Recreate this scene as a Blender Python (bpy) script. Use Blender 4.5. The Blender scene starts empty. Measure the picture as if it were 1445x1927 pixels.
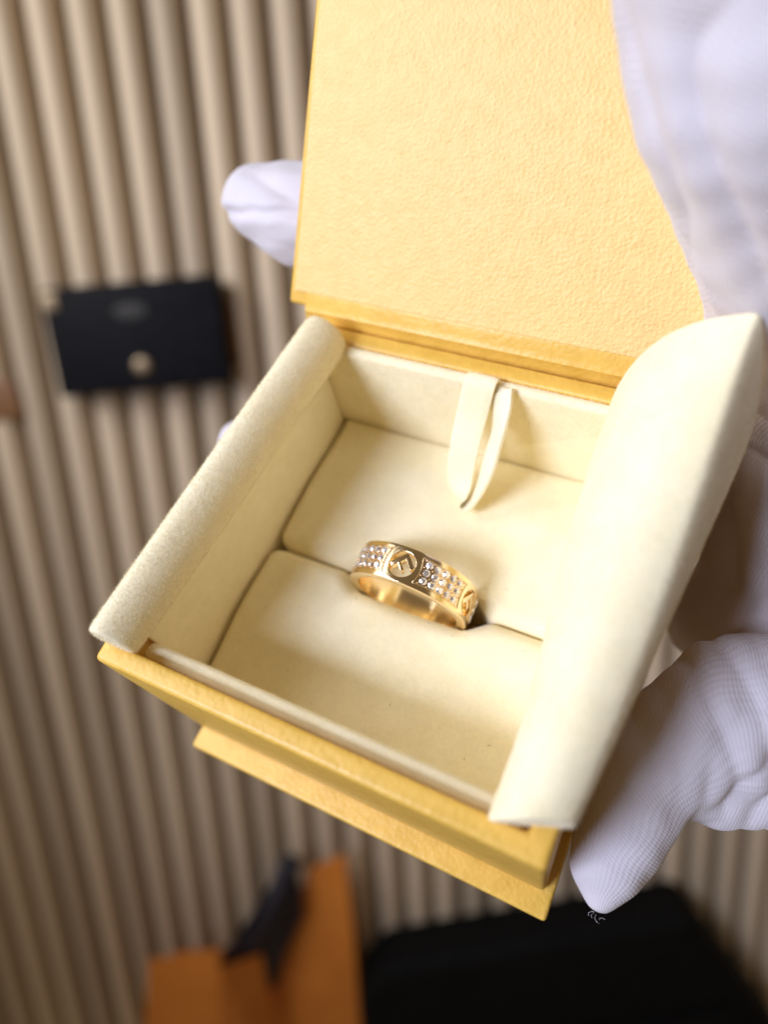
import bpy, bmesh, math, random
import numpy as np
from mathutils import Matrix, Vector
random.seed(7); rng = np.random.default_rng(7)
S = bpy.context.scene
COL = S.collection

# ------------------------------------------------------------------ camera frame
# camera coordinates: x right, y down, z forward (mm); photograph 1445 x 1927 px
F = 1343.1
PX, PY = 722.5, 963.5
RB = np.array([[0.8900817, 0.4174211, -0.1830691], [0.279883, -0.8175342, -0.5032924], [-0.3597501, 0.3967334, -0.8445013]])          # box frame -> camera frame
TB = np.array([-40.52244, 20.26585, 99.43326])
# slatted board: slat direction (towards the picture's bottom) and cross direction
d_ = np.array([280., 4540., 1343.]); d_ /= np.linalg.norm(d_)
u_ = np.array([4540., -280., 0.]); u_ /= np.linalg.norm(u_)
up_ = -np.cross(u_, d_)
WC = np.stack([u_, -d_, up_])                     # camera -> world rotation (rows)
REF = np.array([(265 - PX) / F, (625 - PY) / F, 1.]) * 720.
HCAM = -(WC @ REF)[2]                             # camera height over the board, mm

def cam2w(P):
    return (np.atleast_2d(P) @ WC.T + np.array([0, 0, HCAM])) * .001
def px(x, y, d):                                  # pixel + depth (mm) -> camera mm
    return np.array([(x - PX) / F, (y - PY) / F, 1.]) * d
def px2box(x, y, d):
    return RB.T @ (px(x, y, d) - TB)
def board(x, y, h=0.):                            # pixel -> world point on the board (at height h, mm)
    v = WC @ px(x, y, 1.)
    t = (h - HCAM) / v[2]
    return np.array([v[0] * t, v[1] * t, h]) * .001

cam = bpy.data.cameras.new('camera'); co = bpy.data.objects.new('camera', cam); COL.objects.link(co)
Mc = Matrix.Identity(4)
rt, upv, bk = WC @ np.array([1., 0, 0]), WC @ np.array([0, -1., 0]), WC @ np.array([0, 0, -1.])
for i in range(3):
    Mc[i][0], Mc[i][1], Mc[i][2] = rt[i], upv[i], bk[i]
Mc[2][3] = HCAM * .001
co.matrix_world = Mc
cam.sensor_fit = 'VERTICAL'; cam.sensor_height = 36.; cam.lens = F / 1927 * 36.
cam.clip_start = .005; cam.clip_end = 50
cam.dof.use_dof = True; cam.dof.focus_distance = .102; cam.dof.aperture_fstop = cam.lens / 3.1
S.camera = co

# ------------------------------------------------------------------ light
w = bpy.data.worlds.new('World'); S.world = w; w.use_nodes = True
bg = w.node_tree.nodes['Background']
bg.inputs[0].default_value = (1.0, .72, .42, 1); bg.inputs[1].default_value = .155
def area(name, pc, target, sx, sy, power, col):
    L = bpy.data.lights.new(name, 'AREA'); L.shape = 'RECTANGLE'; L.size = sx; L.size_y = sy
    L.energy = power; L.color = col
    o = bpy.data.objects.new(name, L); COL.objects.link(o)
    p = Vector(cam2w(pc)[0]); t = Vector(cam2w(target)[0])
    o.location = p; o.rotation_euler = (t - p).to_track_quat('-Z', 'Y').to_euler()
    return o
BC = np.array([0, 60, 112.])
kw = area('key_window', BC + np.array([-650, -20, -620.]), BC, .28, .36, 2.0, (.72, .80, 1.06)); kw.data.spread = math.radians(80)
fill = area('board_fill', np.array([-800, -480, -60.]), np.array([-260, -300, 480.]), .6, .7, 4.0, (.96, .95, .97)); fill.data.spread = math.radians(105)  # added fill lamp, not a real window: brightens the board's upper left
S.view_settings.view_transform = 'Standard'; S.view_settings.look = 'None'
S.view_settings.exposure = 0; S.view_settings.gamma = 1
S.render.engine = 'CYCLES'
S.cycles.use_denoising = True
S.cycles.max_bounces = 14; S.cycles.diffuse_bounces = 8; S.cycles.glossy_bounces = 6; S.cycles.transmission_bounces = 10
S.cycles.sample_clamp_indirect = 6

# ------------------------------------------------------------------ materials
def mat(name, col, rough=.6, metal=0., **kw):
    m = bpy.data.materials.new(name); m.use_nodes = True
    b = m.node_tree.nodes['Principled BSDF']
    b.inputs['Base Color'].default_value = (*col, 1); b.inputs['Roughness'].default_value = rough
    b.inputs['Metallic'].default_value = metal
    for k, v in kw.items(): b.inputs[k].default_value = v
    return m, m.node_tree, b
def N(nt, t, **kw):
    n = nt.nodes.new(t)
    for k, v in kw.items():
        if k.startswith('_'): setattr(n, k[1:], v)
        else:
            try: n.inputs[k].default_value = v
            except Exception: n.inputs[int(k)].default_value = v
    return n
def bump(nt, b, h, strength, dist):
    n = N(nt, 'ShaderNodeBump', Strength=strength, Distance=dist)
    nt.links.new(h, n.inputs['Height']); nt.links.new(n.outputs[0], b.inputs['Normal']); return n
def ocoord(nt):
    return N(nt, 'ShaderNodeTexCoord').outputs['Object']
def noise(nt, vec, scale, detail=3, rough=.5):
    n = N(nt, 'ShaderNodeTexNoise', Scale=scale, Detail=detail, Roughness=rough); nt.links.new(vec, n.inputs['Vector']); return n.outputs['Fac']
def colmix(nt, fac, a, c, b, lo=.35, hi=.65):
    r = N(nt, 'ShaderNodeValToRGB'); r.color_ramp.elements[0].position = lo; r.color_ramp.elements[1].position = hi
    r.color_ramp.elements[0].color = (*a, 1); r.color_ramp.elements[1].color = (*c, 1)
    nt.links.new(fac, r.inputs[0]); nt.links.new(r.outputs[0], b.inputs['Base Color'])

def m_leather(name, a, c, rough, grain, strength):
    m, nt, b = mat(name, a, rough)
    v = ocoord(nt)
    n1 = noise(nt, v, grain, 4, .6); n2 = noise(nt, v, grain * .18, 2)
    vo = N(nt, 'ShaderNodeTexVoronoi', Scale=grain * .75, Randomness=1.); vo.feature = 'SMOOTH_F1'; nt.links.new(v, vo.inputs['Vector'])
    mx = N(nt, 'ShaderNodeMath'); mx.operation = 'ADD'; nt.links.new(n1, mx.inputs[0]); nt.links.new(vo.outputs['Distance'], mx.inputs[1])
    colmix(nt, n2, a, c, b)
    bump(nt, b, mx.outputs[0], strength, .00022)
    if 'black' in name: b.inputs['Specular IOR Level'].default_value = .08
    return m
M = {}
M['yellow'] = m_leather('yellow_leatherette', (.70, .425, .07), (.77, .475, .09), .42, 1700, .3)
M['yellow_panel'] = m_leather('textured_yellow_paper', (.81, .56, .205), (.85, .598, .232), .55, 2500, .55)
def m_velvet():
    m, nt, b = mat('cream_velvet', (.86, .79, .60), .95)
    b.inputs['Sheen Weight'].default_value = .35; b.inputs['Sheen Roughness'].default_value = .5
    v = ocoord(nt)
    n = noise(nt, v, 1900, 3, .7); n2 = noise(nt, v, 160, 3)
    colmix(nt, n2, (.885, .787, .51), (.915, .828, .575), b, .3, .7)
    n3 = noise(nt, v, 420, 4, .6); nm_ = N(nt, 'ShaderNodeMath'); nm_.operation = 'MULTIPLY_ADD'; nt.links.new(n3, nm_.inputs[0]); nm_.inputs[1].default_value = .8
    n_0 = N(nt, 'ShaderNodeMath'); n_0.operation = 'MULTIPLY_ADD'; nt.links.new(n, n_0.inputs[0]); n_0.inputs[1].default_value = 1.; n_0.inputs[2].default_value = -.4; nt.links.new(n_0.outputs[0], nm_.inputs[2])
    rmp = N(nt, 'ShaderNodeMapRange'); rmp.inputs[1].default_value = .3; rmp.inputs[2].default_value = .7; rmp.inputs[3].default_value = .955; rmp.inputs[4].default_value = 1.03; nt.links.new(nm_.outputs[0], rmp.inputs[0])
    hs = N(nt, 'ShaderNodeHueSaturation'); nt.links.new(b.inputs['Base Color'].links[0].from_socket, hs.inputs['Color']); nt.links.new(rmp.outputs[0], hs.inputs['Value']); nt.links.new(hs.outputs[0], b.inputs['Base Color'])
    bump(nt, b, n, .42, .00012)
    return m
M['velvet'] = m_velvet()
M['gold'], _nt, _b = mat('polished_gold', (.95, .775, .49), .16, 1.)
M['gold_pave'], _nt, _b = mat('bright_gold', (.90, .68, .44), .2, 1.)
M['gold_dark'], _nt, _b = mat('engraved_gold', (.55, .33, .12), .4, 1.)
M['gem'], _nt, _b = mat('clear_stone', (1., .985, 1.), .03, .6)
_b.inputs['Transmission Weight'].default_value = .5; _b.inputs['IOR'].default_value = 2.2
def m_knit():
    m, nt, b = mat('white_knit_cotton', (.64, .595, .62), .9)
    b.inputs['Sheen Weight'].default_value = .25
    at = N(nt, 'ShaderNodeAttribute'); at.attribute_name = 'knit'
    sx = N(nt, 'ShaderNodeSeparateXYZ'); nt.links.new(at.outputs['Vector'], sx.inputs[0])
    def sin(src, k, src2=None, k2=0):
        a = N(nt, 'ShaderNodeMath'); a.operation = 'MULTIPLY'; nt.links.new(src, a.inputs[0]); a.inputs[1].default_value = k
        o = a.outputs[0]
        if src2 is not None:
            a2 = N(nt, 'ShaderNodeMath'); a2.operation = 'MULTIPLY_ADD'; nt.links.new(src2, a2.inputs[0]); a2.inputs[1].default_value = k2; nt.links.new(o, a2.inputs[2]); o = a2.outputs[0]
        s = N(nt, 'ShaderNodeMath'); s.operation = 'SINE'; nt.links.new(o, s.inputs[0]); return s.outputs[0]
    # knit columns (across the finger) with slanted V stitches along them; attribute in mm
    c = sin(sx.outputs[0], 2 * math.pi / .54)
    st = sin(sx.outputs[1], 2 * math.pi / .46, sx.outputs[0], 2 * math.pi / 1.08)
    a = N(nt, 'ShaderNodeMath'); a.operation = 'MULTIPLY_ADD'; nt.links.new(st, a.inputs[0]); a.inputs[1].default_value = .9; nt.links.new(c, a.inputs[2])
    n = noise(nt, ocoord(nt), 2600, 2)
    a2 = N(nt, 'ShaderNodeMath'); a2.operation = 'MULTIPLY_ADD'; nt.links.new(n, a2.inputs[0]); a2.inputs[1].default_value = 1.6; nt.links.new(a.outputs[0], a2.inputs[2])
    bump(nt, b, a2.outputs[0], .24, .0001)
    return m
M['knit'] = m_knit()
def m_wood():
    m, nt, b = mat('taupe_wood', (.40, .33, .26), .55)
    v = ocoord(nt); mp = N(nt, 'ShaderNodeMapping'); mp.inputs['Scale'].default_value = (60, 2.5, 60); nt.links.new(v, mp.inputs[0])
    n = noise(nt, mp.outputs[0], 1.5, 4)
    colmix(nt, n, (.53, .42, .30), (.62, .50, .365), b)
    oi = N(nt, 'ShaderNodeObjectInfo'); hs = N(nt, 'ShaderNodeHueSaturation')
    rm = N(nt, 'ShaderNodeMapRange'); rm.inputs[3].default_value = .82; rm.inputs[4].default_value = 1.14; nt.links.new(oi.outputs['Random'], rm.inputs[0])
    cr_ = b.inputs['Base Color'].links[0].from_socket; nt.links.new(cr_, hs.inputs['Color']); nt.links.new(rm.outputs[0], hs.inputs['Value']); nt.links.new(hs.outputs[0], b.inputs['Base Color'])
    return m
M['wood'] = m_wood()
M['backing'], _, _ = mat('dark_backing', (.05, .04, .03), .8)
M['black'] = m_leather('black_leather', (.005, .005, .007), (.008, .008, .011), .5, 350, .2)
M['black_matte'] = m_leather('matte_black', (.004, .004, .004), (.006, .006, .006), .7, 350, .2)
M['orange'] = m_leather('orange_paper', (.64, .20, .025), (.70, .235, .03), .6, 120, .1)
M['navy'], _, _ = mat('navy_ribbon', (.008, .006, .014), .55)
M['tan'], _, _ = mat('tan_leather', (.22, .10, .035), .5)

# ------------------------------------------------------------------ mesh helpers
def link(name, me, m, parent=None):
    o = bpy.data.objects.new(name, me); COL.objects.link(o)
    if m is not None and not me.materials: me.materials.append(M[m])
    if parent is not None: o.parent = parent
    return o
def mesh(name, V, Fc, m, parent=None, smooth=True, mm=True):
    me = bpy.data.meshes.new(name)
    V = np.asarray(V, float) * (.001 if mm else 1.)
    me.from_pydata(V.tolist(), [], [tuple(int(i) for i in f) for f in Fc]); me.update()
    if smooth: me.polygons.foreach_set('use_smooth', [True] * len(me.polygons))
    return link(name, me, m, parent)
def fixn(o):
    bm = bmesh.new(); bm.from_mesh(o.data); bmesh.ops.recalc_face_normals(bm, faces=bm.faces); bm.to_mesh(o.data); bm.free(); return o
def mod(o, t, **kw):
    md = o.modifiers.new(t.lower(), t)
    for k, v in kw.items(): setattr(md, k, v)
    return md
def bevel(o, wmm, seg=3, ang=35):
    mod(o, 'BEVEL', width=wmm * .001, segments=seg, limit_method='ANGLE', angle_limit=math.radians(ang), harden_normals=False); return o
def box(name, x0, x1, y0, y1, z0, z1, m, parent, bev=.4, seg=3):
    V = [(x, y, z) for x in (x0, x1) for y in (y0, y1) for z in (z0, z1)]
    Fc = [(0, 1, 3, 2), (4, 6, 7, 5), (0, 4, 5, 1), (2, 3, 7, 6), (0, 2, 6, 4), (1, 5, 7, 3)]
    o = mesh(name, V, Fc, m, parent)
    if bev: bevel(o, bev, seg)
    return o
def loft(name, secs, m, parent, sub=2, caps=True, tight=.025):
    secs = [np.asarray(s, float) for s in secs]
    if tight:                                   # support loops close to both ends keep them crisp
        a, b = secs[0], secs[-1]
        secs = [a, a + (secs[1] - a) * tight] + secs[1:-1] + [b + (secs[-2] - b) * tight, b]
    n = len(secs[0]); V = np.concatenate(secs); Fc = []
    for i in range(len(secs) - 1):
        for j in range(n):
            k = (j + 1) % n; Fc.append((i * n + j, i * n + k, (i + 1) * n + k, (i + 1) * n + j))
    if caps:
        Fc.append(tuple(range(n))[::-1]); e = (len(secs) - 1) * n; Fc.append(tuple(range(e, e + n)))
    o = fixn(mesh(name, V, Fc, m, parent))
    if sub: mod(o, 'SUBSURF', levels=sub, render_levels=sub)
    return o
def tag(o, label=None, cat=None, group=None, kind=None):
    if label: o['label'] = label
    if cat: o['category'] = cat
    if group: o['group'] = group
    if kind: o['kind'] = kind
    return o
def empty(name, M4):
    o = bpy.data.objects.new(name, None); COL.objects.link(o); o.matrix_world = M4; o.empty_display_size = .01; return o
def evaluated(o):
    dg = bpy.context.evaluated_depsgraph_get(); dg.update()
    return bpy.data.meshes.new_from_object(o.evaluated_get(dg))
# box frame -> world
A3 = WC @ RB; t3 = (WC @ TB + np.array([0, 0, HCAM])) * .001
MB = Matrix([[*A3[0], t3[0]], [*A3[1], t3[1]], [*A3[2], t3[2]], [0, 0, 0, 1]])
def frame_at(P, basis=None):                      # matrix of a frame at box point P (mm)
    m = Matrix.Translation(Vector(P) * .001)
    return MB @ m

# ------------------------------------------------------------------ setting: slatted board
PITCH = 37.
bo = mesh('slatted_board', [(-2400, -3500, -18.2), (2400, -3500, -18.2), (2400, 2400, -18.2), (-2400, 2400, -18.2)], [(0, 1, 2, 3)], 'backing')
tag(bo, kind='structure')
prof = [(-14.8, -9)] + [(-14.8 * math.cos(a), -6 + 16.5 * math.sin(a)) for a in np.linspace(.03, math.pi - .03, 17)] + [(14.8, -9)]
sv, sf = [], []
for y in (-3480, 2380):
    for (a, b) in prof: sv.append((a, y, b - 9))
n = len(prof)
for j in range(n - 1): sf.append((j, j + 1, n + j + 1, n + j))
x0 = board(44, 300)[0] * 1000
ks = range(-int((2350 + x0) // PITCH), int((2350 - x0) // PITCH) + 1)
sl = None
for k in ks:
    if sl is None:
        sl = mesh('slat', sv, sf, 'wood', bo); fixn(sl); o = sl
    else:
        o = sl.copy(); COL.objects.link(o)
    o.location = ((x0 + k * PITCH) * .001, 0, 0)

# ------------------------------------------------------------------ jewellery box
W, D = 65., 66.
jb = empty('jewelry_box', MB @ Matrix.Translation((.0325, .033, -.0415)))
BOFF = np.array([32.5, 33., -41.5])
class Sub:                                        # parts are written in box mm, stored relative to the root
    pass
_mesh = mesh
def bmesh_(name, V, Fc, m, parent=None, smooth=True):
    return _mesh(name, np.asarray(V, float) - BOFF, Fc, m, parent, smooth)
def in_box(fn, *a, **k):
    global mesh
    mesh = bmesh_
    try: return fn(*a, **k)
    finally: mesh = _mesh
tag(jb, 'open yellow leatherette ring box lined with cream velvet, held in the glove', 'ring box')
in_box(box, 'base_board', -.3, 66.4, -3.7, 70, -41.5, -38.6, 'yellow', jb, .6)
# tray: four walls and a floor in one shell
def tray():
    zs = (0., -38.4)
    V = []
    for (ix) in (0, 3.): 
        for z in ((0., -38.4) if ix == 0 else (0., -36.)):
            V += [(ix, ix, z), (W - ix, ix, z), (W - ix, D - ix, z), (ix, D - ix, z)]
    # 0-3 outer top, 4-7 outer bottom, 8-11 inner top, 12-15 inner bottom
    Fc = []
    for j in range(4):
        k = (j + 1) % 4
        Fc += [(4 + j, 4 + k, k, j), (j, k, 8 + k, 8 + j), (8 + j, 8 + k, 12 + k, 12 + j)]
    Fc += [(7, 6, 5, 4), (12, 13, 14, 15)]
    o = fixn(mesh('tray', V, Fc, 'yellow', jb)); bevel(o, .8, 4); return o
in_box(tray)
BETA = math.radians(48.6)
def board_lid():
    # spine: board behind the tray, hinge strip, lid
    sp = box('spine_board', -1.2, 66.4, 66.3, 69.2, -38.4, -.6, 'yellow', jb, .7)
    c, s = math.cos(BETA), math.sin(BETA); o = np.array([0, 67.6, 2.6])
    e = np.array([0, c, s]); nn = np.array([0, -s, c])
    # hinge strip: folded leatherette from the spine top onto the lid
    path = [np.array([0, 66.2, -1.2]), np.array([0, 66.35, .2]), np.array([0, 66.7, 1.25]), np.array([0, 66.62, 1.55]), np.array([0, 66.9, 1.75]), o + nn * .05 + e * -.2, o + e * 1.0 + nn * .25, o + e * 2.2 + nn * .22]
    V, Fc = [], []
    nx = 2
    for P in path:
        V.append(P + [-1.0, 0, 0]); V.append(P + [66.2, 0, 0])
    k = len(path)
    for P in path:
        q = P + np.array([0, s, -c]) * .8
        V.append(q + [-1.0, 0, 0]); V.append(q + [66.2, 0, 0])
    for i in range(k - 1):
        a = 2 * i; Fc.append((a, a + 1, a + 3, a + 2)); b = 2 * k + a; Fc.append((b + 2, b + 3, b + 1, b))
        Fc.append((a, a + 2, b + 2, b)); Fc.append((a + 3, a + 1, b + 1, b + 3))
    Fc.append((1, 0, 2 * k, 2 * k + 1)); Fc.append((2 * k - 2, 2 * k - 1, 4 * k - 1, 4 * k - 2))
    h = fixn(mesh('hinge_strip', V, Fc, 'yellow', jb, True)); bevel(h, .12, 2, 60)
    def slab(name, x0, x1, s0, s1, h0, h1, m, par, bev):
        V = []
        for x in (x0, x1):
            for ss in (s0, s1):
                for hh in (h0, h1): V.append(o + np.array([x, 0, 0]) + e * ss + nn * hh)
        Fc = [(0, 1, 3, 2), (4, 6, 7, 5), (0, 4, 5, 1), (2, 3, 7, 6), (0, 2, 6, 4), (1, 5, 7, 3)]
        q = fixn(mesh(name, V, Fc, m, par)); bevel(q, bev, 3); return q
    lid = slab('lid', -4.4, 69.4, -.6, 72, -2.9, 0, 'yellow', jb, .7)
    slab('inner_panel', -3.3, 68.3, 1.6, 71, -.2, .35, 'yellow_panel', lid, .25)
    return o, e, nn
LO, LE, LN = in_box(board_lid)

# velvet lining
def pads():
    out = []
    out.append(box('front_lining', 4.6, 62.0, 3.1, 5.8, -37, -2.6, 'velvet', jb, 1.2, 4))
    out.append(box('back_lining', 3.2, 61.8, 60.9, 62.9, -37, -.2, 'velvet', jb, .9, 4))
    out.append(box('side_lining', 3.1, 4.2, 5.9, 60.8, -37, -1.5, 'velvet', jb, .3))
    out.append(box('side_lining', 60.8, 61.9, 5.9, 60.8, -37, -1.5, 'velvet', jb, .3))
    return out
LIN = in_box(pads)
RC = np.array([32.19, 32.0, -18.12])
def gap(x):                                        # half width of the slit the ring sits in
    t = np.clip((np.abs(x - RC[0]) - 9.4) / 5.5, 0, 1); t = t * t * (3 - 2 * t)
    return .12 + 2.8 * (1 - t)
def cushion(front):
    nx, ny = 110, 56
    V = []; xl, xr = 4.9, 60.2
    vs = 1 - np.cos(np.linspace(0, math.pi, ny)); vs = vs / 2
    us = np.linspace(0, 1, nx)
    for v in vs:
        for u in us:
            rc = 2.4
            ys = 32 - gap(xl + u * (xr - xl)) if front else 32 + gap(xl + u * (xr - xl))
            y = 6.0 + v * (ys - 6.0) if front else ys + v * (60.7 - ys)
            ds = abs(ys - y); ins = 0
            if ds < rc: ins = rc - math.sqrt(max(0, rc * rc - (rc - ds) ** 2))
            x = (xl + ins) + u * (xr - xl - 2 * ins)
            dx = min(x - xl - ins, xr - ins - x); de = abs(y - (6.0 if front else 60.7))
            z = -19.3
            def edge(d, r): return 0 if d >= r else r - math.sqrt(max(0, r * r - (r - d) ** 2))
            z -= edge(ds, 3.0 if front else 2.4) + .8 * edge(dx, 1.5) + .5 * edge(de, 1.6)
            if front:                              # the front half slopes a little to the front
                z += .6 * math.sin(math.pi * min(1, ds / 20)) - .0022 * max(0, ds - 8) ** 2
            else: z += .5 * math.sin(math.pi * min(1, ds / 26))
            z += .12 * math.sin(x * .23 + y * .31) + .1 * math.sin(x * .11 - y * .4 + 1)
            if front: z -= .7 * math.exp(-((x - RC[0] - 1) / 6) ** 2) * math.exp(-(ds / 3.5) ** 2)
            V.append((x, y, z))
    Fc = [(j * nx + i, j * nx + i + 1, (j + 1) * nx + i + 1, (j + 1) * nx + i) for j in range(ny - 1) for i in range(nx - 1)]
    rim = [i for i in range(nx)] + [j * nx + nx - 1 for j in range(1, ny)] + [(ny - 1) * nx + i for i in range(nx - 2, -1, -1)] + [j * nx for j in range(ny - 2, 0, -1)]
    b0 = len(V)
    for i in rim: V.append((V[i][0], V[i][1], -35.9))
    m = len(rim)
    for a in range(m):
        b = (a + 1) % m; Fc.append((rim[b], rim[a], b0 + a, b0 + b))
    return fixn(mesh('cushion', V, Fc, 'velvet', jb))
CU = [in_box(cushion, True), in_box(cushion, False)]

# padded side flaps
def flap_left():
    def sec(y, xo, xi, zt, sl):
        wd = xi - xo
        return [(xo + .6, y + sl, -1.4), (xo - .1, y, 1.6), (xo + .5, y - .2, zt - 1.4), (xo + wd * .3, y - .2, zt), (xo + wd * .62, y, zt - .6), (xi - .4, y, zt - 2.8), (xi, y, .6), (xi - .2, y, -1.6), (xo + wd * .5, y, -2.2)]
    secs = [sec(2.6, -1.0, 5.6, 5.3, 0), sec(20, -.1, 6.7, 5.7, 0), sec(42, 1.0, 8.0, 6.0, 0), sec(62.8, 2.2, 9.4, 6.4, 0)]
    return loft('side_flap', secs, 'velvet', jb)
def flap_right():
    secs = [
     [(57.4, 2.3, -1.6), (57.1, 1.9, .4), (58.3, 2.2, 2.9), (60.6, 3.1, 4.4), (63.2, 4.2, 4.6), (65.4, 5.0, 3.6), (66.3, 5.2, 2.6), (66.4, 5.2, .6), (65.8, 5.2, -1.6)],
     [(57.5, 17, -2), (57.5, 16.4, 1.2), (58.9, 16.2, 4.6), (61.2, 16.5, 6.6), (64, 16.8, 7.2), (66.9, 17.2, 6.0), (67.7, 17.2, 5.0), (68.2, 17.6, 1.2), (67.0, 18, -3)],
     [(54.0, 40, -2), (54.2, 39, 1.5), (56.2, 38.4, 6.6), (59.2, 38.4, 10.2), (63.4, 38.4, 11.6), (67.8, 38.6, 10.8), (69.2, 38.6, 9.6), (70.9, 39.2, 2.5), (69.6, 40, -5)],
     [(53.8, 58, -2), (53.9, 58.0, 2.8), (55.6, 58, 10.4), (58.8, 58, 16.2), (63.0, 58.2, 19.6), (67.9, 58.6, 21.4), (69.0, 58.6, 20.6), (72.4, 57.8, 4.5), (73.4, 57.5, -6)],
     [(53.9, 63.4, -3), (53.6, 62.9, 1.2), (55.3, 62.8, 9.2), (58.8, 62.6, 16), (63.0, 62.4, 20.0), (68.4, 62.0, 22.9), (69.2, 62.0, 22.5), (72.2, 61.5, 9), (73.6, 61.5, -4)],
    ]
    return loft('side_flap', secs, 'velvet', jb, 3)
FL = [in_box(flap_left), in_box(flap_right)]

# pull tab: a folded ribbon loop hanging from the back wall
def pull_tab():
    # centre line in (y,z) with x drift; front strand down, tip, return strand up
    path = [(62.0, -3, 34.2, 0), (61.9, .2, 34.2, 0), (61.2, 1.1, 34.2, 0), (60.0, .5, 34.0, 0), (58.6, -2.4, 33.6, .0), (56.6, -6.5, 33.0, .05), (53.8, -11.3, 32.6, .12), (51.4, -15.0, 32.7, .3),
            (49.9, -16.9, 33.4, .75), (49.5, -17.4, 34.6, 1.0), (50.6, -14.8, 36.2, 1.1), (53.0, -9.8, 37.6, .95), (56.4, -5.0, 38.2, .95), (59.0, -1.8, 37.8, .6), (60.6, -.4, 36.9, .2), (61.4, -.4, 36.9, .1), (61.9, -2, 36.9, .1)]
    P = np.array(path); t = np.arange(len(P)); tt = np.linspace(0, len(P) - 1, 90)
    def cr(c):
        out = []
        for q in tt:
            i = min(int(q), len(P) - 2); f = q - i
            p0, p1, p2, p3 = c[max(i - 1, 0)], c[i], c[i + 1], c[min(i + 2, len(P) - 1)]
            out.append(.5 * (2 * p1 + (p2 - p0) * f + (2 * p0 - 5 * p1 + 4 * p2 - p3) * f * f + (3 * p1 - p0 - 3 * p2 + p3) * f ** 3))
        return np.array(out)
    Y, Z, X, TW = (cr(P[:, i]) for i in range(4))
    V, Fc = [], []
    for i in range(len(tt)):
        c = np.array([X[i], Y[i], Z[i]])
        a = np.array([X[min(i + 1, 89)] - X[max(i - 1, 0)], Y[min(i + 1, 89)] - Y[max(i - 1, 0)], Z[min(i + 1, 89)] - Z[max(i - 1, 0)]]); a /= np.linalg.norm(a)
        wv = np.array([math.cos(TW[i]), -math.sin(TW[i]) * .77, math.sin(TW[i]) * .62]); wv -= a * (wv @ a); wv /= np.linalg.norm(wv)
        nn = np.cross(a, wv)
        for (p, q) in ((-2.5, .25), (-1.2, .34), (1.2, .34), (2.5, .25), (2.5, -.25), (-2.5, -.25)): V.append(c + wv * p + nn * q)
    for i in range(89):
        for j in range(6):
            k = (j + 1) % 6; Fc.append((i * 6 + j, i * 6 + k, i * 6 + 6 + k, i * 6 + 6 + j))
    Fc.append((5, 4, 3, 2, 1, 0)); Fc.append(tuple(89 * 6 + j for j in range(6)))
    o = fixn(mesh('pull_tab', V, Fc, 'velvet', jb)); bevel(o, .15, 2, 40); return o
TAB = in_box(pull_tab)

# velvet nap: short fibres standing on the lining
def nap(src, dens, length, name='velvet_nap', zmin=-25):
    me = evaluated(src); nv = len(me.vertices)
    co_ = np.empty(nv * 3); me.vertices.foreach_get('co', co_); co_ = co_.reshape(-1, 3)
    me.calc_loop_triangles(); nt = len(me.loop_triangles)
    tr = np.empty(nt * 3, int); me.loop_triangles.foreach_get('vertices', tr); tr = tr.reshape(-1, 3)
    a, b, c = co_[tr[:, 0]], co_[tr[:, 1]], co_[tr[:, 2]]
    nr = np.cross(b - a, c - a); ar = np.linalg.norm(nr, axis=1) / 2; nr = nr / (2 * ar[:, None] + 1e-20)
    ok = ((a + b + c)[:, 2] / 3 * 1000 + BOFF[2]) > zmin; ar = ar * ok
    n = int(ar.sum() * 1e6 * dens)
    idx = rng.choice(nt, n, p=ar / ar.sum())
    r1, r2 = rng.random(n), rng.random(n); sq = np.sqrt(r1)
    P = a[idx] * (1 - sq)[:, None] + b[idx] * (sq * (1 - r2))[:, None] + c[idx] * (sq * r2)[:, None]
    dr = nr[idx] + rng.normal(0, .55, (n, 3)); dr /= np.linalg.norm(dr, axis=1)[:, None]
    sd = np.cross(dr, rng.normal(0, 1, (n, 3))); sd /= np.linalg.norm(sd, axis=1)[:, None]
    L = length * .001 * rng.uniform(.5, 1.2, n)[:, None]; wd = .015e-3
    V = np.stack([P - sd * wd, P + sd * wd, P + dr * L], 1).reshape(-1, 3)
    bpy.data.meshes.remove(me)
    m2 = bpy.data.meshes.new(name); m2.from_pydata(V.tolist(), [], np.arange(n * 3).reshape(-1, 3).tolist()); m2.update()
    o = link(name, m2, 'velvet', src); o['kind'] = 'stuff'
    return o
nap(FL[0], 40, .42); nap(FL[1], 24, .36)
nap(CU[0], 16, .26, zmin=-24); nap(CU[1], 16, .26, zmin=-24)
nap(LIN[0], 16, .4, zmin=-20); nap(LIN[1], 34, .45, zmin=-20); nap(TAB, 20, .3)

# ------------------------------------------------------------------ ring
RR, RW, RT = 10.13, 5.72, 1.55
tilt, yaw = .07, .01
axv = np.array([math.sin(yaw), math.cos(yaw) * math.cos(tilt), math.cos(yaw) * math.sin(tilt)])
uv = np.array([math.cos(yaw), -math.sin(yaw), 0]); vv = np.cross(uv, axv)
if vv[2] < 0: vv = -vv
RF = np.stack([uv, axv, vv], 1)                   # ring frame: x across, y axis, z up
Mr = Matrix([[*RF[0], RC[0] * .001], [*RF[1], RC[1] * .001], [*RF[2], RC[2] * .001], [0, 0, 0, 1]])
base_off = -RR * .001
ring = empty('ring', MB @ Mr)
tag(ring, 'gold band ring with clear pave stones and cut-out emblems standing in the cushion slit', 'ring')
def cyl(th, b, h=0.):                             # angle (deg), axial mm, height over the band -> ring frame mm
    r = RR + h; t = math.radians(th)
    return (r * math.cos(t), b, r * math.sin(t))
K = 180 / math.pi / RR
LOGO = [89.5, 12.5, -193.7]
HL = 13.8
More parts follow.
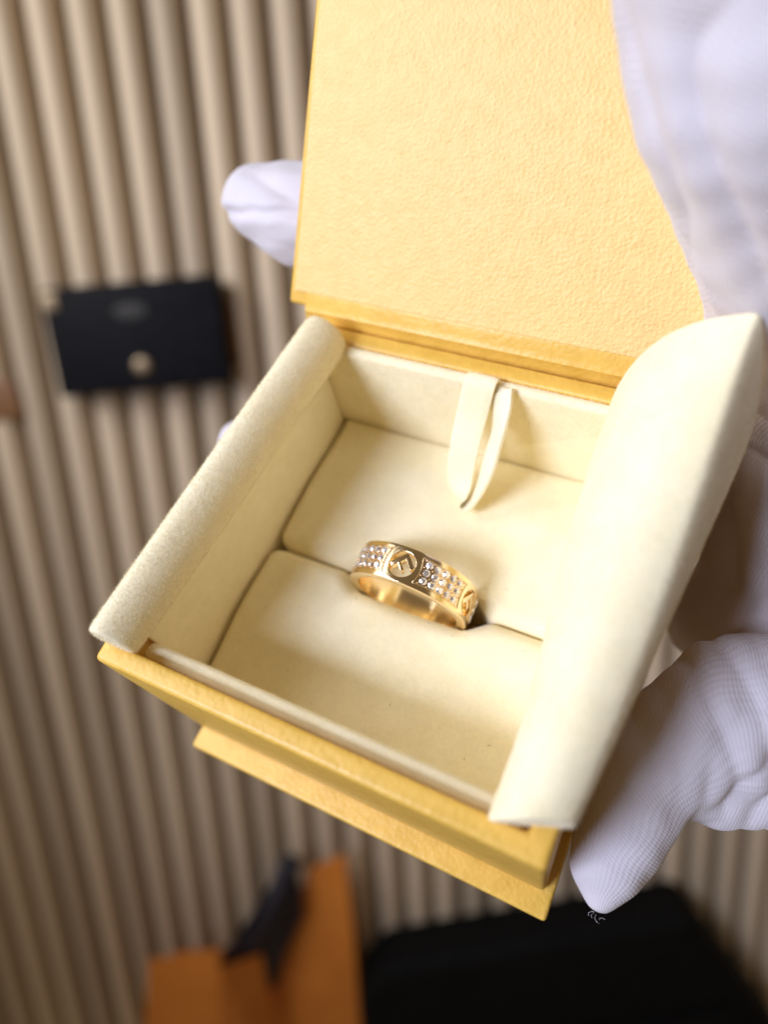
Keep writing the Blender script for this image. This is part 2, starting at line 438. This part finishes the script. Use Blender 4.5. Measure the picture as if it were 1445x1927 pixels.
def band():
    V, Fc, ix = [], [], {}
    def vid(th, b, h):
        th = (th + 720) % 360
        k = (round(th * 50) % 18000, round(b * 500), round(h * 500))
        if k not in ix: ix[k] = len(V); V.append(cyl(th, b, h))
        return ix[k]
    nb = 12; bs = np.linspace(-RW / 2, RW / 2, nb + 1)
    def quad(p):                                   # p: 4 (th,b) outer counter-clockwise seen from outside
        Fc.append([vid(t, b, 0) for t, b in p]); Fc.append([vid(t, b, -RT) for t, b in p][::-1])
    def strip(t0, t1):
        m = max(1, int(round(abs(t1 - t0) / 2)))
        ts = np.linspace(t0, t1, m + 1)
        for i in range(m):
            for j in range(nb): quad([(ts[i], bs[j]), (ts[i + 1], bs[j]), (ts[i + 1], bs[j + 1]), (ts[i], bs[j + 1])])
            for b in (bs[0], bs[-1]): Fc.append([vid(ts[i], b, 0), vid(ts[i + 1], b, 0), vid(ts[i + 1], b, -RT), vid(ts[i], b, -RT)])
    for c in LOGO:
        r = 2.08
        # rectangle boundary, counted from the lower left corner
        top = []; m = 14; tsx = np.linspace(c - HL, c + HL, m + 1)
        rect = [(t, bs[0]) for t in tsx[:-1]] + [(c + HL, b) for b in bs[:-1]] + [(t, bs[-1]) for t in tsx[::-1][:-1]] + [(c - HL, b) for b in bs[::-1][:-1]]
        n = len(rect)
        circ = []
        for (t, b) in rect:
            a = math.atan2(b, (t - c) / K); circ.append((c + r * math.cos(a) * K, r * math.sin(a)))
        rings = [[(q[0] + (p[0] - q[0]) * s, q[1] + (p[1] - q[1]) * s) for p, q in zip(rect, circ)] for s in (0, .25, .6, 1)]
        rings[-1] = rect
        for k in range(3):
            for i in range(n):
                j = (i + 1) % n; quad([rings[k][i], rings[k + 1][i], rings[k + 1][j], rings[k][j]])
        for i in range(n):
            j = (i + 1) % n; p, q = circ[i], circ[j]
            Fc.append([vid(*p, 0), vid(*q, 0), vid(*q, -RT), vid(*p, -RT)])
        for b in (bs[0], bs[-1]):
            for i in range(m): Fc.append([vid(tsx[i], b, 0), vid(tsx[i + 1], b, 0), vid(tsx[i + 1], b, -RT), vid(tsx[i], b, -RT)])
    srt = sorted((c + 720) % 360 for c in LOGO)
    for i, c in enumerate(srt):
        nx_ = srt[(i + 1) % 3] + (360 if i == 2 else 0)
        strip(c + HL, nx_ - HL)
    Fc2 = [f for f in Fc if len(set(f)) == len(f)]
    o = fixn(mesh('band', V, Fc2, 'gold', ring)); bevel(o, .16, 3, 40); return o
bnd = band()
def curved_bar(name, p0, p1, wd, c, h0, h1, m, par):
    # straight bar on the unrolled band from p0 to p1 (mm, x right along the band, y axial), width wd
    p0, p1 = np.array(p0), np.array(p1); dv = (p1 - p0) / np.linalg.norm(p1 - p0); nv = np.array([-dv[1], dv[0]])
    V, Fc = [], []; n = 8
    for i in range(n + 1):
        q = p0 + (p1 - p0) * i / n
        for (s, h) in ((-1, h0), (1, h0), (1, h1), (-1, h1)):
            e = q + nv * s * wd / 2; V.append(cyl(c - e[0] * K, e[1], h))
    for i in range(n):
        for j in range(4):
            k = (j + 1) % 4; Fc.append((i * 4 + j, i * 4 + k, i * 4 + 4 + k, i * 4 + 4 + j))
    Fc += [(3, 2, 1, 0), tuple(n * 4 + j for j in range(4))]
    return V, Fc
q2 = math.sqrt(.5)
for c in LOGO[:3]:
    V, Fc = [], []
    # emblem: a slanted letter F inside the round opening
    for (p0, p1, wd, dh) in (((.42, 1.66), (-1.80, -.56), .78, 0), ((.02, 1.60), (1.84, -.22), .84, -.006), ((-.80, .28), (.42, -.94), .58, -.012)):
        v2, f2 = curved_bar('e', p0, p1, wd, c, -.02 + dh, -RT + .15 - dh, 'gold', bnd)
        b0 = len(V); V += v2; Fc += [tuple(i + b0 for i in f) for f in f2]
    o = fixn(mesh('emblem', V, Fc, 'gold', bnd)); bevel(o, .07, 2, 40)
# stone: brilliant cut
def stone_mesh():
    V = [(0, 0, -.42)]; n = 8
    for i in range(n): a = 2 * math.pi * i / n; V.append((.6 * math.cos(a), .6 * math.sin(a), -.02))
    for i in range(n): a = 2 * math.pi * i / n; V.append((.6 * math.cos(a), .6 * math.sin(a), .04))
    for i in range(n): a = 2 * math.pi * (i + .5) / n; V.append((.33 * math.cos(a), .33 * math.sin(a), .24))
    Fc = []
    for i in range(n):
        j = (i + 1) % n
        Fc += [(0, 1 + j, 1 + i), (1 + i, 1 + j, 9 + j, 9 + i), (9 + i, 9 + j, 17 + i), (9 + j, 17 + j, 17 + i)]
    Fc.append(tuple(17 + i for i in range(n)))
    me = bpy.data.meshes.new('stone'); me.from_pydata((np.array(V) * .001).tolist(), [], Fc); me.materials.append(M['gem']); return me
SM = stone_mesh()
def panel(c):
    V, Fc = [], []; n, m = 26, 10
    def outline(i, j):                             # concave pillow outline
        u, v = -1 + 2 * i / n, -1 + 2 * j / m
        return c + u * (22.2 + 2.2 * v * v), v * (2.02 + .16 * u * u)
    for h in (.05, -.25):
        for i in range(n + 1):
            for j in range(m + 1): V.append(cyl(*outline(i, j), h))
    N1 = (n + 1) * (m + 1); I = lambda i, j: i * (m + 1) + j
    for i in range(n):
        for j in range(m): Fc.append((I(i, j), I(i + 1, j), I(i + 1, j + 1), I(i, j + 1))); Fc.append((N1 + I(i, j + 1), N1 + I(i + 1, j + 1), N1 + I(i + 1, j), N1 + I(i, j)))
    for i in range(n):
        for j in (0, m): Fc.append((I(i, j), I(i + 1, j), N1 + I(i + 1, j), N1 + I(i, j)))
    for j in range(m):
        for i in (0, n): Fc.append((I(i, j), I(i, j + 1), N1 + I(i, j + 1), N1 + I(i, j)))
    o = fixn(mesh('pave_panel', V, Fc, 'gold_pave', ring)); bevel(o, .05, 2, 40)
    # raised thread around it
    per = [outline(i, 0) for i in range(n)] + [outline(n, j) for j in range(m)] + [outline(n - i, m) for i in range(n)] + [outline(0, m - j) for j in range(m)]
    V, Fc = [], []
    for (t, b) in per:
        s = .955
        for k_, h in ((1.0, .04), (1.0, .13), (s, .13), (s, .04)): V.append(cyl(c + (t - c) * (1 - (1 - k_) * .55), b * (1 - (1 - k_)), h))
    L = len(per)
    for i in range(L):
        for j in range(4): Fc.append((i * 4 + j, i * 4 + (j + 1) % 4, ((i + 1) % L) * 4 + (j + 1) % 4, ((i + 1) % L) * 4 + j))
    fixn(mesh('thread_border', V, Fc, 'gold', o))
    V, Fc = [], []
    for i in range(5):
        for j in range(3):
            th = c + (i - 2) * 8.05; b = (j - 1) * 1.33 + .05
            s = bpy.data.objects.new('stone', SM); COL.objects.link(s); s.parent = o
            p = Vector(cyl(th, b, .09)) * .001; s.location = p
            dn = Vector((math.cos(math.radians(th)), 0, math.sin(math.radians(th)))) + Vector(rng.normal(0, .07, 3))
            s.rotation_euler = (dn.to_track_quat('Z', 'Y').to_matrix() @ Matrix.Rotation(rng.random() * .8, 3, 'Z')).to_euler()
    bm = bmesh.new()
    for i in range(6):
        for j in range(4):
            th = c + (i - 2.5) * 8.05; b = (j - 1.5) * 1.33 + .05
            if abs(b) > 1.9: b = math.copysign(1.86, b)
            mm = Matrix.Translation(Vector(cyl(th, b, .1)))
            bmesh.ops.create_icosphere(bm, subdivisions=1, radius=.15, matrix=mm)
    me = bpy.data.meshes.new('prong_beads'); bm.to_mesh(me); bm.free()
    me.transform(Matrix.Scale(.001, 4)); me.polygons.foreach_set('use_smooth', [True] * len(me.polygons))
    pb = link('prong_beads', me, 'gold_pave', o); pb['kind'] = 'stuff'
for c in (51., 127.9, -21.8): panel(c)
# engraving on the inside of the band
def engrave(text, size, th0, b0):
    cu = bpy.data.curves.new('engraving', 'FONT'); cu.body = text; cu.size = size; cu.align_x = 'CENTER'; cu.resolution_u = 2
    o = bpy.data.objects.new('engraving', cu); COL.objects.link(o); me = evaluated(o); bpy.data.objects.remove(o)
    bm = bmesh.new(); bm.from_mesh(me); bmesh.ops.triangulate(bm, faces=bm.faces)
    for v in bm.verts:
        x, y = v.co.x, v.co.y
        r = RR - RT - .012; t = math.radians(th0) - x / r
        v.co = Vector((r * math.cos(t), b0 - y, r * math.sin(t))) * .001
    bm.to_mesh(me); bm.free(); me.name = 'engraving'
    return link('engraving', me, 'gold_dark', bnd)
engrave('FENDI', 1.7, -68, -.2); engrave('MADE IN ITALY', .75, -66, 1.9); engrave('S', 1.2, -118, .6)

# ------------------------------------------------------------------ gloved hand
# joints as (pixel x, pixel y, depth mm, radius mm): a left hand, palm to the camera
def J(x, y, d, r): return (px2box(x, y, d), r)
def P3(x, y, z, r): return (np.array([x, y, z], float), r)
def lidback(x, s, off, r):
    return (LO + np.array([x, 0, 0]) + LE * s - LN * (2.9 + off), r)
chains = {
 'heel': [J(1660, -330, 60, 22.7), J(1615, 60, 69, 21.3), J(1650, 420, 86, 20.6), J(1630, 760, 108, 20), J(1590, 1000, 122, 18)],
 'thenar': [J(1630, 760, 108, 20), J(1650, 1100, 108, 18), J(1620, 1350, 103, 13.5)],
 'thumb': [J(1620, 1350, 103, 13.5), J(1400, 1335, 102, 11), J(1222, 1440, 102, 8.0), J(1146, 1618, 100, 5.6), J(1133, 1688, 99, 2.6)],
 'fold': [J(1338, 1455, 104, 7.6), J(1460, 1425, 104, 10), J(1620, 1420, 103, 11.5)],
 'web': [J(1590, 980, 122, 18), J(1470, 1010, 124, 13), J(1425, 1110, 126, 10), J(1345, 1160, 131, 9), J(1440, 1200, 120, 10), J(1560, 1260, 108, 14)],
 'palm': [J(1590, 1000, 122, 18), lidback(95, 2, 16, 15), lidback(88, 30, 14, 13)],
 'index': [J(1590, 1000, 122, 18), P3(70, 84, -28, 10), P3(38, 83, -32, 9), P3(4, 82, -34, 8.5), P3(-12, 74, -35, 8), P3(-11.5, 58, -30, 7), P3(-12.5, 49, -21, 6.0)],
 'middle': [lidback(95, 2, 16, 15), lidback(64, 12, 11.5, 10), lidback(36, 14, 10.5, 9.8), lidback(8, 14.5, 10.2, 9.4), lidback(-11, 13.5, 10, 9.4), lidback(-21.5, 15, 10, 7)],
 'ring_f': [lidback(95, 20, 16, 14), lidback(64, 33, 10, 9.5), lidback(36, 36, 9.2, 9), lidback(14, 36, 8.6, 8.2)],
 'little': [lidback(88, 34, 14, 12), lidback(66, 50, 9.2, 8.5), lidback(46, 53, 8.2, 8), lidback(30, 53, 7.6, 7.2)],
}
HOFF = px2box(1600, 760, 108)
def hand():
    bm = bmesh.new(); segs = []
    ico = bmesh.new(); bmesh.ops.create_icosphere(ico, subdivisions=3, radius=1.); sph = np.array([v.co[:] for v in ico.verts]); ico.free()
    for nm, ch in chains.items():
        for (a, ra), (b, rb) in zip(ch[:-1], ch[1:]):
            segs.append((nm, a, ra, b, rb))
            vs = [bm.verts.new(Vector(p - HOFF)) for p in np.concatenate([a + sph * ra, b + sph * rb])]
            r = bmesh.ops.convex_hull(bm, input=vs)
            junk = [g for g in r['geom_interior'] + r['geom_unused'] if isinstance(g, bmesh.types.BMVert) and g.is_valid]
            bmesh.ops.delete(bm, geom=list(set(junk)), context='VERTS')
    me = bpy.data.meshes.new('gloved_hand'); bm.to_mesh(me); bm.free()
    o = link('gloved_hand', me, 'knit')
    mod(o, 'REMESH', mode='VOXEL', voxel_size=.8)
    mod(o, 'SMOOTH', iterations=22, factor=.5)
    m2 = evaluated(o); o.modifiers.clear(); o.data = m2
    n = len(m2.vertices); c = np.empty(n * 3); m2.vertices.foreach_get('co', c); P = c.reshape(-1, 3) + HOFF
    nr = np.empty(n * 3); m2.vertices.foreach_get('normal', nr); nr = nr.reshape(-1, 3)
    # nearest bone -> knit coordinates (mm): around and along the finger, blended along each chain
    D_ = {}; U_ = {}; run = {}; frm = {}
    for (nm, a, ra, b, rb) in segs:
        dv = b - a; L = np.linalg.norm(dv); dv /= L
        t = np.clip((P - a) @ dv, 0, L); q = P - a - t[:, None] * dv
        ds = np.linalg.norm(q, axis=1) - (ra + (rb - ra) * t / L)
        ref = frm.get(nm, np.array([.3, .2, .93])); e1 = ref - dv * (ref @ dv); e1 /= np.linalg.norm(e1); e2 = np.cross(dv, e1); frm[nm] = e1
        ang = np.arctan2(q @ -e1, q @ e2); rm = chains[nm][-1][1] + 2
        D_.setdefault(nm, []).append(ds); U_.setdefault(nm, []).append(np.stack([ang * rm, run.get(nm, 0) + (P - a) @ dv], 1))
        run[nm] = run.get(nm, 0) + L
    best = np.full(n, 1e9); uvk = np.zeros((n, 3))
    for nm in D_:
        ds = np.stack(D_[nm]); mn = ds.min(0); wt = np.exp(-(ds - mn) / 1.2); wt /= wt.sum(0)
        uu = sum(wt[i][:, None] * U_[nm][i] for i in range(len(ds)))
        if nm in ('heel', 'thenar', 'web', 'palm', 'fold'):      # flat cloth of the palm
            uu = np.stack([P @ np.array([.35, .6, .72]), P @ np.array([.9, -.1, -.42])], 1)
        k = mn < best; best = np.where(k, mn, best); uvk[k, :2] = uu[k]
    uvk[:, 0] += .3 * np.sin(P @ np.array([.33, .27, -.2])) + .12 * np.sin(P @ np.array([-.5, .8, .4]) + 1)
    uvk[:, 1] += .5 * np.sin(P @ np.array([.25, -.4, .35]) + 2)
    # cloth folds round the thumb joint and soft unevenness
    th = chains['thumb']
    a = th[1][0]; fd = (th[2][0] - th[0][0]); fd /= np.linalg.norm(fd)
    def crease(c, d, lo, pitch, amp, reach, warp):
        t = (P - c) @ d + warp * np.sin(P @ np.array([.31, .22, .27]) + 1.3)
        wg = np.exp(-(np.linalg.norm(P - c, axis=1) / reach) ** 2)
        return wg * amp * (np.abs(np.sin(t * math.pi / pitch)) ** .7 - .62)
    dsp = crease(a + fd * 1.5, fd, 0, 6.8, 1.9, 12, 1.4)
    dsp += crease(px2box(1445, 1440, 97), np.array([.83, .3, -.46]), 0, 4.6, 1.1, 12, 1.2)
    dsp += crease(px2box(1430, 770, 100), np.array([.1, .8, .6]), 0, 6.5, 1.0, 12, 1.5)
    dsp += crease(px2box(1400, 230, 66), np.array([.93, -.2, .3]), 0, 9.5, 1.3, 22, 2.5)
    dsp += crease(chains['middle'][4][0] + np.array([0, 0, 4.]), np.array([.2, .75, .63]), 0, 9., 1.4, 10, .8)
    dsp += .3 * np.sin(P[:, 0] * .21 + P[:, 1] * .17) * np.sin(P[:, 2] * .19 + P[:, 1] * .11 + 1)
    dsp += .16 * np.sin(P @ np.array([.5, .62, -.4]) + 2 * np.sin(P @ np.array([.12, -.2, .17]))) * np.sin(P @ np.array([-.3, .45, .5]))
    # stitched seam on the fingertip beside the lid
    c0 = chains['middle'][4][0]; dv = chains['middle'][5][0] - chains['middle'][3][0]; dv /= np.linalg.norm(dv)
    cd = -RB.T @ TB - c0; cd -= dv * (cd @ dv); cd /= np.linalg.norm(cd); sd = np.cross(dv, cd)
    val = (P - c0) @ sd + .12 * ((P - c0) @ dv) + .15 * np.sin((P - c0) @ dv * .8)
    m_ = ((P - c0) @ cd > 0) & (np.linalg.norm(P - c0, axis=1) < 24)
    dsp += np.where(m_, -.6 * np.exp(-(val / .8) ** 2) + .2 * np.exp(-((val - 1.6) / .9) ** 2) + .15 * np.exp(-((val + 1.7) / 1.) ** 2), 0)
    P2 = P + nr * dsp[:, None]
    m2.vertices.foreach_set('co', ((P2 - HOFF) * .001).ravel())
    at = m2.attributes.new('knit', 'FLOAT_VECTOR', 'POINT'); at.data.foreach_set('vector', uvk.ravel())
    m2.polygons.foreach_set('use_smooth', [True] * len(m2.polygons)); m2.update()
    if not m2.materials: m2.materials.append(M['knit'])
    mod(o, 'SUBSURF', levels=1, render_levels=1)
    o.matrix_world = MB @ Matrix.Translation(Vector(HOFF) * .001)
    return o
hd = hand()
tag(hd, 'hand in a white knitted glove cradling the yellow box, thumb along its side', 'hand')

# a few loose threads at the thumb tip
def threads():
    tip, r = chains['thumb'][-1]; dv = tip - chains['thumb'][-2][0]; dv /= np.linalg.norm(dv)
    for k in range(4):
        P = tip + dv * (r * .9) + rng.normal(0, .6, 3); pts = [P]; q = dv + rng.normal(0, .5, 3)
        for i in range(7): q = q + rng.normal(0, .45, 3); q /= np.linalg.norm(q); pts.append(pts[-1] + q * .19)
        V, Fc = [], []
        for i, p_ in enumerate(pts):
            for m_ in range(3): t = m_ * 2.094; V.append(p_ - HOFF + .025 * np.array([math.cos(t), math.sin(t), .3 * math.sin(t + 1)]))
        for i in range(7):
            for m_ in range(3): l = (m_ + 1) % 3; Fc.append((i * 3 + m_, i * 3 + l, i * 3 + 3 + l, i * 3 + 3 + m_))
        mesh('loose_thread', V, Fc, 'knit', hd)
threads()
# dark specks of lint caught in the velvet
M['lint'], _, _ = mat('grey_lint', (.10, .08, .07), .9)
def lint(src, cnt):
    me = src.data; n = len(me.vertices); V, Fc = [], []
    for k in range(cnt):
        v = me.vertices[int(rng.integers(n))]
        if v.normal.z < .5: continue
        c = np.array(v.co) + np.array(v.normal) * .12e-3; t = rng.random() * 6.28; L = rng.uniform(.15, .5) * 1e-3
        d1 = np.array([math.cos(t), math.sin(t), 0]) * L; d2 = np.array([-math.sin(t), math.cos(t), 0]) * .03e-3
        b0 = len(V); V += [c - d1, c + d2 * 1, c + d1 + d2 * 3, c - d2]; Fc.append((b0, b0 + 1, b0 + 2, b0 + 3))
    o = _mesh('lint', V, Fc, 'lint', src, True, False); o['kind'] = 'stuff'
lint(CU[0], 26); lint(CU[1], 18)

# ------------------------------------------------------------------ things lying on the board (far out of focus)
def root_at(name, p, rz):
    m = Matrix.Translation(Vector(p)) @ Matrix.Rotation(rz, 4, 'Z'); return empty(name, m)
def roundbox(name, x0, x1, y0, y1, z0, z1, m, par, bev, seg=4): return box(name, x0, x1, y0, y1, z0, z1, m, par, bev, seg)
# black flap wallet
p = board(268, 628); wl = root_at('chain_wallet', p, math.radians(1.5))
tag(wl, 'small black leather flap bag with gold clasp lying on the slatted board', 'bag')
WX, WY = 87, 50
roundbox('body', -WX, WX, -WY, WY, 0, 22, 'black', wl, 7)
fl = roundbox('flap', -WX + 4, WX + 1, -WY - 4, WY - 2, 20, 28, 'black', wl, 3.5)
def disc(name, c, r, h, m, par, sy=1.):
    V = []; n = 24
    for z, rr in ((0, r), (h * .7, r), (h, r * .8)):
        for i in range(n): a = 2 * math.pi * i / n; V.append((c[0] + rr * math.cos(a), c[1] + sy * rr * math.sin(a), c[2] + z))
    Fc = [(k * n + i, k * n + (i + 1) % n, (k + 1) * n + (i + 1) % n, (k + 1) * n + i) for k in range(2) for i in range(n)]
    Fc += [tuple(2 * n + i for i in range(n)), tuple(range(n))[::-1]]
    return fixn(mesh(name, V, Fc, m, par))
M['brass'], _, _ = mat('brass', (.30, .23, .15), .5, 1.)
M['emboss'], _, _ = mat('worn_gilt_print', (.022, .02, .019), .6)
disc('clasp', (4, -30, 28), 9, 4, 'brass', fl)
disc('embossed_plate', (2, 22, 28), 17, .8, 'emboss', fl, .45)
box('strap_ring', -82, -66, 28, 46, 21, 30, 'brass', wl, 2)
box('strap_ring', 84, 96, 24, 40, 2, 10, 'brass', wl, 2)
box('strap_tab', 84.5, 96, -40, 22, 0, 4, 'tan', wl, 1)
# tan tag at the picture's left edge
p = board(2, 752); tg = root_at('leather_tag', p, .1)
tag(tg, 'small tan leather tag lying on the slats', 'tag')
box('tag_body', -22, 20, -20, 20, 0, 4, 'tan', tg, 1.5)
disc('eyelet', (0, 12, 4), 3, 1, 'brass', tg)
# orange gift bag on its back, mouth towards the picture's top
def sheet(name, pts, m, par, th=1.2):
    V = [np.array(q, float) for q in pts]; n = len(V)
    nn = np.cross(V[1] - V[0], V[2] - V[0]); nn /= np.linalg.norm(nn)
    A = V + [q - nn * th for q in V]
    Fc = [tuple(range(n)), tuple(range(2 * n - 1, n - 1, -1))] + [(i, (i + 1) % n, n + (i + 1) % n, n + i) for i in range(n)]
    return fixn(mesh(name, A, Fc, m, par, False))
p0 = board(480, 2050); gb = root_at('gift_bag', p0, 0)
def rel(x, y, h): return (board(x, y, h) - p0) * 1000
tag(gb, 'open orange paper gift bag with dark ribbon handles lying on the slats', 'gift bag')
sheet('front_panel', [rel(262, 2080, 95), rel(282, 1805, 100), rel(412, 1788, 105), rel(425, 2080, 100)], 'orange', gb)
sheet('gusset', [rel(425, 2080, 100), rel(412, 1822, 105), rel(492, 1795, 60), rel(540, 2080, 60)], 'orange', gb)
sheet('side_panel', [rel(500, 2080, 12), rel(505, 1830, 12), rel(590, 1630, 30), rel(650, 1605, 40), rel(665, 1750, 40), rel(690, 2080, 30)], 'orange', gb)
sheet('back_panel', [rel(262, 2080, 4), rel(330, 1790, 4), rel(500, 1780, 4), rel(690, 2080, 4)], 'orange', gb)
def tube(name, pts, r, m, par, flat=1.):
    V, Fc = [], []; n = 8; P = np.array(pts, float)
    for i in range(len(P)):
        a = P[min(i + 1, len(P) - 1)] - P[max(i - 1, 0)]; a /= np.linalg.norm(a)
        e1 = np.cross(a, [0, 0, 1.]); e1 /= np.linalg.norm(e1); e2 = np.cross(a, e1)
        for k in range(n): t = 2 * math.pi * k / n; V.append(P[i] + e1 * r * math.cos(t) + e2 * r * flat * math.sin(t))
    for i in range(len(P) - 1):
        for k in range(n): l = (k + 1) % n; Fc.append((i * n + k, i * n + l, i * n + n + l, i * n + n + k))
    Fc += [tuple(range(n))[::-1], tuple((len(P) - 1) * n + k for k in range(n))]
    return fixn(mesh(name, V, Fc, m, par))
tube('ribbon_handle', [rel(470, 1830, 40), rel(478, 1780, 60), rel(505, 1730, 70), rel(525, 1680, 60), rel(540, 1640, 45), rel(552, 1612, 40)], 13, 'navy', gb, .4)
tube('ribbon_handle', [rel(500, 1850, 40), rel(520, 1770, 50), rel(540, 1700, 50), rel(545, 1665, 45)], 16, 'navy', gb, .4)
tube('ribbon_handle', [rel(430, 1800, 60), rel(470, 1775, 60), rel(510, 1745, 50)], 12, 'navy', gb, .4)
sheet('dark_mouth_fill', [rel(395, 1835, 45), rel(440, 1770, 45), rel(515, 1655, 45), rel(560, 1640, 45), rel(572, 1720, 45), rel(515, 1850, 45)], 'navy', gb)  # dark sheet added to enlarge the shaded inside of the bag's mouth
# black bag
p0 = board(1080, 1950); kb = root_at('handbag', p0, 0)
tag(kb, 'large plain black handbag lying flat at the end of the slatted board', 'bag')
def rel(x, y, h): return (board(x, y, h) - p0) * 1000
def prism(name, pts, h0, h1, m, par, bev):
    A = [rel(x, y, h1) for x, y in pts]; B = [np.array([a[0], a[1], h0]) for a in A]
    n = len(A); V = A + B
    Fc = [tuple(range(n)), tuple(range(2 * n - 1, n - 1, -1))] + [(i, (i + 1) % n, n + (i + 1) % n, n + i) for i in range(n)]
    o = fixn(mesh(name, V, Fc, m, par)); bevel(o, bev, 4); return o
prism('body', [(700, 2200), (678, 1880), (728, 1828), (1305, 1728), (1480, 1950), (1480, 2200)], 0, 70, 'black_matte', kb, 14)
prism('flap', [(720, 2190), (702, 2010), (1380, 1905), (1455, 1980), (1455, 2190)], 71, 77, 'black_matte', kb, 3)
